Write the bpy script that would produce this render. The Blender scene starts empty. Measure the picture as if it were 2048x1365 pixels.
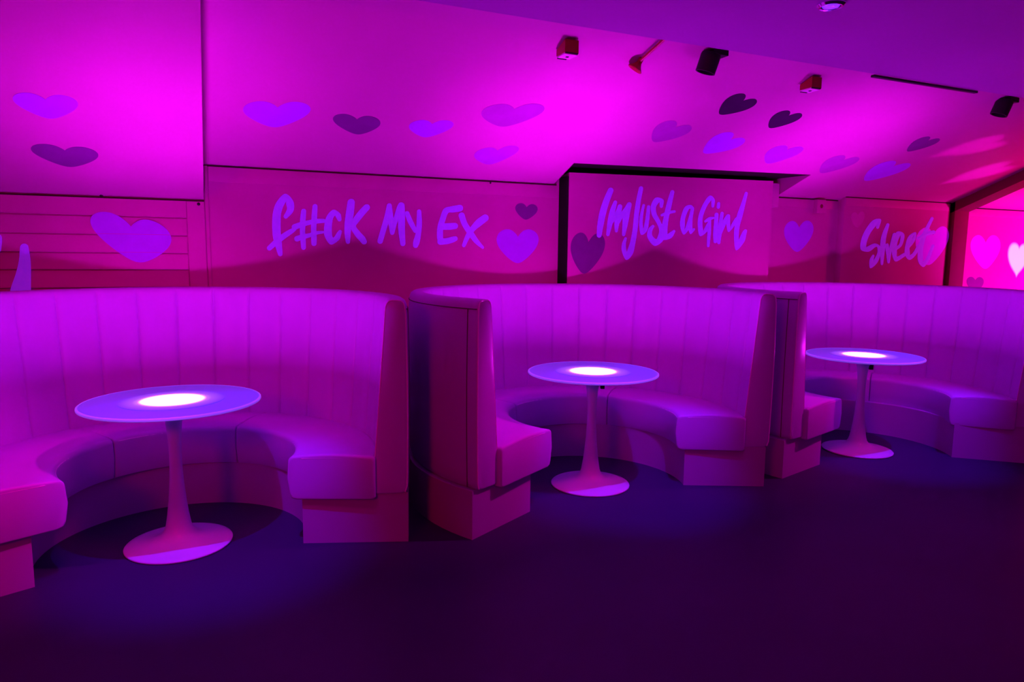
import bpy, bmesh, math, json
from mathutils import Vector, Matrix
C = bpy.context.scene.collection
sc = bpy.context.scene
PI = math.pi
R = math.radians
sc.view_settings.view_transform = 'Standard'
sc.view_settings.look = 'None'
sc.view_settings.exposure = 0
sc.view_settings.gamma = 1

# ------------------------------------------------------------------ materials
def mat(name, col, rough=.6, spec=.3, var=.06, scale=8., bump=0., bscale=60., emit=None, estr=0., metal=0., coat=0.):
    m = bpy.data.materials.new(name); m.use_nodes = True
    nt = m.node_tree; b = nt.nodes['Principled BSDF']
    tc = nt.nodes.new('ShaderNodeTexCoord')
    nz = nt.nodes.new('ShaderNodeTexNoise'); nz.inputs['Scale'].default_value = scale; nz.inputs['Detail'].default_value = 4
    nt.links.new(tc.outputs['Object'], nz.inputs['Vector'])
    cr = nt.nodes.new('ShaderNodeValToRGB')
    cr.color_ramp.elements[0].position = .3; cr.color_ramp.elements[1].position = .7
    cr.color_ramp.elements[0].color = [c*(1-var) for c in col] + [1]
    cr.color_ramp.elements[1].color = [min(1, c*(1+var)) for c in col] + [1]
    nt.links.new(nz.outputs['Fac'], cr.inputs['Fac'])
    nt.links.new(cr.outputs['Color'], b.inputs['Base Color'])
    b.inputs['Roughness'].default_value = rough
    b.inputs['Specular IOR Level'].default_value = spec
    b.inputs['Metallic'].default_value = metal
    b.inputs['Coat Weight'].default_value = coat
    if bump:
        n2 = nt.nodes.new('ShaderNodeTexNoise'); n2.inputs['Scale'].default_value = bscale; n2.inputs['Detail'].default_value = 6
        nt.links.new(tc.outputs['Object'], n2.inputs['Vector'])
        bp = nt.nodes.new('ShaderNodeBump'); bp.inputs['Strength'].default_value = bump; bp.inputs['Distance'].default_value = .01
        nt.links.new(n2.outputs['Fac'], bp.inputs['Height']); nt.links.new(bp.outputs['Normal'], b.inputs['Normal'])
    if emit:
        b.inputs['Emission Color'].default_value = list(emit) + [1]; b.inputs['Emission Strength'].default_value = estr
    return m

def light_disc_mat():
    # luminous panel under the acrylic top: a bright core that falls off to the rim of the panel
    m = bpy.data.materials.new('led_panel'); m.use_nodes = True
    nt = m.node_tree; b = nt.nodes['Principled BSDF']
    tc = nt.nodes.new('ShaderNodeTexCoord'); ln = nt.nodes.new('ShaderNodeVectorMath'); ln.operation = 'LENGTH'
    nt.links.new(tc.outputs['Object'], ln.inputs[0])
    mp = nt.nodes.new('ShaderNodeMapRange'); mp.inputs['From Min'].default_value = 0; mp.inputs['From Max'].default_value = LED_R
    nt.links.new(ln.outputs['Value'], mp.inputs['Value'])
    cr = nt.nodes.new('ShaderNodeValToRGB'); e = cr.color_ramp.elements
    e[0].position = 0; e[0].color = LED_CORE
    e[1].position = 1; e[1].color = (.00037, .00016, .0019, 1)
    x = e.new(.585); x.color = LED_CORE
    x = e.new(.635); x.color = [c*.012*f for c, f in zip(LED_CORE[:3], (.5, 14, 1))] + [1]
    x = e.new(.74); x.color = (.0022, .0006, .0040, 1)
    nt.links.new(mp.outputs['Result'], cr.inputs['Fac'])
    nt.links.new(cr.outputs['Color'], b.inputs['Emission Color'])
    b.inputs['Emission Strength'].default_value = LED_STR
    b.inputs['Base Color'].default_value = (.13, .35, .8, 1); b.inputs['Roughness'].default_value = .4
    return m

LED_R = .24
LED_CORE = (.80, .009, 1.0, 1)
LED_STR = 114.

M = dict(
 wall=mat('pink_wall_paint', (.52, .04, .375), .55, .2, .04, 2.5, .04, 90),
 ceil=mat('pale_ceiling_paint', (.54, .2, .44), .5, .25, .03, 1.5, .03, 60),
 soffit=mat('violet_ceiling_paint', (.30, .15, .38), .6, .2, .03, 1.5, .03, 60),
 frame=mat('pink_frame_paint', (.52, .04, .375), .5, .25, .04, 5, .03, 90),
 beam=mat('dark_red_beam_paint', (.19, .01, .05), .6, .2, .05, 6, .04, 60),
 dark=mat('void_black', (.012, .006, .012), .8, .1, .1, 5),
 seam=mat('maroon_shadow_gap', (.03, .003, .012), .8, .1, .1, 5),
 stitch=mat('dark_stitched_seam', (.10, .02, .10), .7, .1, .1, 20),
 floor=mat('dark_vinyl_floor', (.032, .018, .085), .5, .25, .12, 1.2, .03, 140),
 room=mat('dark_room_paint', (.10, .05, .12), .8, .1, .1, 2),
 leather=mat('pink_leatherette', (.46, .25, .74), .42, .35, .03, 4, .05, 220),
 piping=mat('pink_piping_cord', (.8, .5, .95), .3, .4, .03, 10),  # paler than the leather, paints in the bright edge highlights
 plinth=mat('pink_laminate_plinth', (.37, .18, .50), .45, .3, .03, 4, .02, 60),
 tabletop=mat('frosted_acrylic', (.13, .35, .8), .35, .35, .02, 6, emit=(.12, .05, .6), estr=.35),
 tablerim=mat('acrylic_edge', (.3, .3, .9), .3, .4, .02, 6, emit=(.28, .07, .9), estr=.5),
 stem=mat('white_lacquered_metal', (.66, .6, .9), .3, .4, .02, 6),
 heart_bright=mat('violet_heart_paint', (.34, .03, .85), .6, .2, .03, 12, .03, 90, emit=(.10, 0, .25), estr=.5),  # weak emission added, the painted hearts glow slightly
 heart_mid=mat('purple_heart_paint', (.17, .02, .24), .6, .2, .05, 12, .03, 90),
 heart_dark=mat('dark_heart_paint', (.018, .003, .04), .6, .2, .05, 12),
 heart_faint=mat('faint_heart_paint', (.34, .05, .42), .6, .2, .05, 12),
 letter=mat('violet_brush_paint', (.36, .05, 1.0), .5, .3, .10, 30, .05, 120, emit=(.22, .012, .85), estr=.35),  # weak emission paints in a fluorescent glow on the lettering
 black=mat('black_metal', (.012, .008, .016), .55, .3, .1, 10),
 red=mat('red_plastic', (.34, .005, .02), .4, .4, .05, 10),
 white=mat('white_plastic', (.85, .7, .9), .4, .4, .03, 10),
 chrome=mat('chrome', (.8, .75, .95), .12, .5, .02, 10, metal=1.),
 lens=mat('violet_lamp_lens', (.3, .1, .9), .2, .5, .02, 10, emit=(.2, .02, 1.), estr=1.2),
)
M['led'] = light_disc_mat()

# ------------------------------------------------------------------ mesh helpers
def link(name, bm, m, parent=None, smooth=True, ang=35):
    me = bpy.data.meshes.new(name)
    bmesh.ops.recalc_face_normals(bm, faces=bm.faces)
    bm.to_mesh(me); bm.free()
    for mm in (m if isinstance(m, (list, tuple)) else [m]): me.materials.append(mm)
    if smooth:
        for p in me.polygons: p.use_smooth = True
        me.set_sharp_from_angle(angle=R(ang))
    o = bpy.data.objects.new(name, me); C.objects.link(o)
    if parent: o.parent = parent
    return o
def tag(o, label, cat, group=None):
    o['label'] = label; o['category'] = cat
    if group: o['group'] = group
    return o
def thing(name, label, cat, loc=(0, 0, 0), group=None):
    o = bpy.data.objects.new(name, None); C.objects.link(o); o.location = loc; o.empty_display_size = .1
    return tag(o, label, cat, group)
def struct(name, bm, m, parent=None, **k):
    o = link(name, bm, m, parent, **k)
    if not parent: o['kind'] = 'structure'
    return o
def add_box(bm, a, b, bevel=0.):
    r = bmesh.ops.create_cube(bm, size=1)
    v = r['verts']
    for q in v: q.co = Vector([(a[i]+b[i])/2 + q.co[i]*(b[i]-a[i]) for i in range(3)])
    if bevel:
        e = list({e for q in v for e in q.link_edges})
        bmesh.ops.bevel(bm, geom=e, offset=bevel, segments=2, affect='EDGES', profile=.5)
    return v
def box(a, b, bevel=0.):
    bm = bmesh.new(); add_box(bm, a, b, bevel); return bm
def add_poly(bm, pts):
    return bm.faces.new([bm.verts.new(p) for p in pts])
def lathe(prof, n=64, bm=None):
    bm = bm or bmesh.new()
    rings = []
    for r, z in prof:
        if r < 1e-5: rings.append([bm.verts.new((0, 0, z))])
        else: rings.append([bm.verts.new((r*math.cos(2*PI*i/n), r*math.sin(2*PI*i/n), z)) for i in range(n)])
    for a, b in zip(rings, rings[1:]):
        for i in range(n):
            j = (i+1) % n
            if len(a) == 1 and len(b) == 1: continue
            if len(a) == 1: bm.faces.new([a[0], b[j], b[i]])
            elif len(b) == 1: bm.faces.new([a[i], a[j], b[0]])
            else: bm.faces.new([a[i], a[j], b[j], b[i]])
    return bm
def tube(pts, r, bm=None, n=8, closed=False):
    bm = bm or bmesh.new(); pts = [Vector(p) for p in pts]; rings = []
    N = len(pts); up = Vector((0, 0, 1))
    for i, p in enumerate(pts):
        a = pts[(i-1) % N] if (closed or i > 0) else p
        b = pts[(i+1) % N] if (closed or i < N-1) else p
        t = (b-a).normalized()
        x = t.cross(up)
        if x.length < .05: x = t.cross(Vector((1, 0, 0)))
        x.normalize(); y = x.cross(t)
        rings.append([bm.verts.new(p + r*(math.cos(2*PI*k/n)*x + math.sin(2*PI*k/n)*y)) for k in range(n)])
    for i in range(N if closed else N-1):
        a, b = rings[i], rings[(i+1) % N]
        # match ring phase
        best = min(range(n), key=lambda s: sum((a[k].co-b[(k+s) % n].co).length for k in range(0, n, 2)))
        for k in range(n):
            bm.faces.new([a[k], a[(k+1) % n], b[(k+1+best) % n], b[(k+best) % n]])
    if not closed:
        bm.faces.new(rings[0]); bm.faces.new(list(reversed(rings[-1])))
    return bm
def sweep(rows, bm=None):
    # rows: list of closed loops of equal length, capped at both ends
    bm = bm or bmesh.new()
    V = [[bm.verts.new(p) for p in row] for row in rows]; n = len(V[0])
    for a, b in zip(V, V[1:]):
        for k in range(n): bm.faces.new([a[k], a[(k+1) % n], b[(k+1) % n], b[k]])
    bm.faces.new(V[0]); bm.faces.new(list(reversed(V[-1])))
    return bm
def pol(r, a, z): return (r*math.cos(a), r*math.sin(a), z)

# ------------------------------------------------------------------ layout (X along the wall, Y towards it, Z up; metres)
NW = 5.04; TANP = math.tan(R(22)); Z2 = 2.02; Z1 = 1.795; ZS = 2.62; NS = 3.27
SX0, SX1, SY0 = -4.2, 12.5, -3.5
def zsl(n, z0=Z2): return z0 + (NW-n)*TANP

# camera
cam = bpy.data.cameras.new('camera'); co = bpy.data.objects.new('camera', cam); C.objects.link(co)
cam.sensor_width = 36; cam.lens = 36*1404.04/2048; cam.clip_start = .05
th, pit, rol = R(24.1), .1253, .0113
right = Vector((math.cos(th), -math.sin(th), 0)); fwd0 = Vector((math.sin(th), math.cos(th), 0)); up0 = Vector((0, 0, 1))
fwd = fwd0*math.cos(pit) - up0*math.sin(pit); upv = fwd0*math.sin(pit) + up0*math.cos(pit)
xr = right*math.cos(rol) + upv*math.sin(rol); yr = -right*math.sin(rol) + upv*math.cos(rol)
mw = Matrix((xr, yr, -fwd)).transposed().to_4x4(); mw.translation = (0, 0, 1.48)
co.matrix_world = mw
sc.camera = co

# ------------------------------------------------------------------ room shell
struct('floor', box((SX0, SY0, -.1), (SX1, NW+.1, 0)), M['floor'])
def wallpoly(s0, s1, z0, z1, y=NW, t=.1): return box((s0, y, z0), (s1, y+t, z1))
struct('wall_back', wallpoly(SX0, SX1, 0, 2.1), M['wall'])
struct('wall_left', box((SX0-.1, SY0, 0), (SX0, NW+.1, 3.6)), M['room'])
struct('wall_right', box((SX1, SY0, 0), (SX1+.1, NW+.1, 3.6)), M['room'])
struct('wall_front', box((SX0, SY0-.1, 0), (SX1, SY0, 3.6)), M['room'])
struct('ceiling', box((SX0, SY0, ZS), (SX1, NS, ZS+.03), .004), M['soffit'])
def slope_piece(name, s0, s1, n0, n1, z0, th=.05):
    bm = bmesh.new()
    rows = []
    for s in (s0, s1):
        rows.append([(s, n0, zsl(n0, z0)), (s, n1, zsl(n1, z0)), (s, n1, zsl(n1, z0)+th), (s, n0, zsl(n0, z0)+th)])
    sweep(rows, bm); return struct(name, bm, M['ceil'], smooth=False)
DL, DR = .345, .43                                   # how far the dormer opening reaches up the slope
cs = math.cos(R(22)); nl, nr = NW-DL*cs, NW-DR*cs; SL, SR = 2.60, 4.905
zl, zr = zsl(nl), zsl(nr)
def slope_poly(poly, T=.05):
    bm = bmesh.new()
    lo = [bm.verts.new((s, n, zsl(n))) for s, n in poly]; hi = [bm.verts.new((s, n, zsl(n)+T)) for s, n in poly]
    bm.faces.new(lo); bm.faces.new(list(reversed(hi)))
    for i in range(len(poly)):
        j = (i+1) % len(poly); bm.faces.new([lo[i], lo[j], hi[j], hi[i]])
    return struct('ceiling', bm, M['ceil'], smooth=False)
top = NS-.25
slope_poly([(.06, NW), (.06, top), (SL, top), (SL, NW)])
slope_poly([(SL, nl), (SL, top), (SR, top), (SR, nr)])
slope_poly([(SR, NW), (SR, top), (SX1, top), (SX1, NW)])
slope_piece('ceiling', SX0, .056, NW, 2.55, Z1, .22)
# dormer recess over the board, its unlit depth put in as black colour
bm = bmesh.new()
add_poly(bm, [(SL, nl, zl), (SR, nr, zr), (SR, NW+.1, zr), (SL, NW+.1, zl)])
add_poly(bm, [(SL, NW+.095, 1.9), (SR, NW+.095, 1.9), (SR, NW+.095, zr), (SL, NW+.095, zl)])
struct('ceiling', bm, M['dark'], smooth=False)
bm = bmesh.new()
for s, n, z in ((SL+.004, nl, zl), (SR-.004, nr, zr)):
    add_poly(bm, [(s, n, z), (s, NW, Z2), (s, NW+.1, Z2), (s, NW+.1, z)])
struct('trim_1', bm, M['ceil'], smooth=False)

# trims: head rails, louvred boards on the left, panelled bay on the right, post and rafter
struct('trim_2', box((.088, NW-.010, 1.915), (SL+.03, NW+.01, Z2-.008), .002), M['frame'])
struct('trim_3', box((SR-.02, NW-.010, 1.93), (5.70, NW+.01, Z2-.008), .002), M['frame'])
def louvre():
    bm = bmesh.new()
    zs = [1.235, 1.3455, 1.451, 1.563, 1.676]
    for a, b in zip(zs, zs[1:]):
        # each board leans a little, its lower edge proud of the next one
        rows = []
        for s in (SX0, -.052):
            rows.append([(s, NW+.01, a+.004), (s, NW-.019, a+.004), (s, NW-.008, b-.005), (s, NW+.01, b-.005)])
        sweep(rows, bm)
    return bm
struct('trim_4', louvre(), M['frame'], smooth=False)
bm = bmesh.new()
add_box(bm, (-.047, NW-.016, .9), (.058, NW+.01, Z1-.004), .002)
add_box(bm, (SX0, NW-.016, 1.681), (-.049, NW+.01, Z1-.004), .002)
struct('trim_5', bm, M['frame'], smooth=False)
struct('trim_6', box((.064, NW-.012, .9), (.085, NW+.01, Z2-.006), .002), M['frame'])
bm = box((5.715, 4.97, .6), (7.25, NW+.02, 2.046), .003)
struct('wall_back', bm, M['wall'])
struct('trim_7', box((5.72, 4.962, 1.965), (7.22, 4.975, 2.044), .003), M['frame'])
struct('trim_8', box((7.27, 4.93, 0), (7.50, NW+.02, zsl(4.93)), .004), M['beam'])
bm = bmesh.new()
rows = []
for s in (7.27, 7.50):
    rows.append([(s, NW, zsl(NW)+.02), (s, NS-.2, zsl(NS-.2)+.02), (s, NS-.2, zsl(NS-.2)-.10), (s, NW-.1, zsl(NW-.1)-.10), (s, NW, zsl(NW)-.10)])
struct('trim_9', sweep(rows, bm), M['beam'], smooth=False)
struct('trim_10', box((7.5, NW-.008, 1.93), (SX1, NW+.01, Z2-.006), .002), M['frame'])
struct('trim_11', box((3.93, NS-.008, ZS-.018), (4.94, NS+.02, ZS-.003), .003), M['black'])

# dark strips that paint in the shadow line where the slope meets the wall, and the jamb right of the board
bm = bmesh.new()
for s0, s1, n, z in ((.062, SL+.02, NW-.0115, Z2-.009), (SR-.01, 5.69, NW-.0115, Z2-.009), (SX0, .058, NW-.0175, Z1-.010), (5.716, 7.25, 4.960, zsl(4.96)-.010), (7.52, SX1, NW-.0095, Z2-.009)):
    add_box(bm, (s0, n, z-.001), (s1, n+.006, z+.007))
struct('shadow_gap_strip', bm, M['seam'], smooth=False)
struct('trim_13', box((4.748, 4.985, 1.92), (4.893, NW+.09, 2.135), .004), M['ceil'])

# ------------------------------------------------------------------ painted board in front of the dormer
b = thing('painted_board', 'large pink board in the middle, standing proud under the dormer, lettered in violet', 'board', (3.69, NW, 1.1))
def rel(bm, o): bmesh.ops.translate(bm, verts=bm.verts, vec=-o.location); return bm
bm = bmesh.new(); f0 = [(2.668, 4.91), (4.742, 4.91), (4.742, NW-.001), (2.668, NW-.001)]
lo = [(s, n, 1.16) for s, n in f0]; hi = [(2.668, 4.91, 2.103), (4.742, 4.91, 2.143), (4.742, NW-.001, 2.13), (2.668, NW-.001, 2.09)]
sweep([lo, hi], bm)
link('board_face', rel(bm, b), M['wall'], b, smooth=False)
link('side_return', rel(box((2.648, 4.912, 1.16), (2.667, NW-.001, 2.075), .001), b), M['dark'], b, smooth=False)

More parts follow.
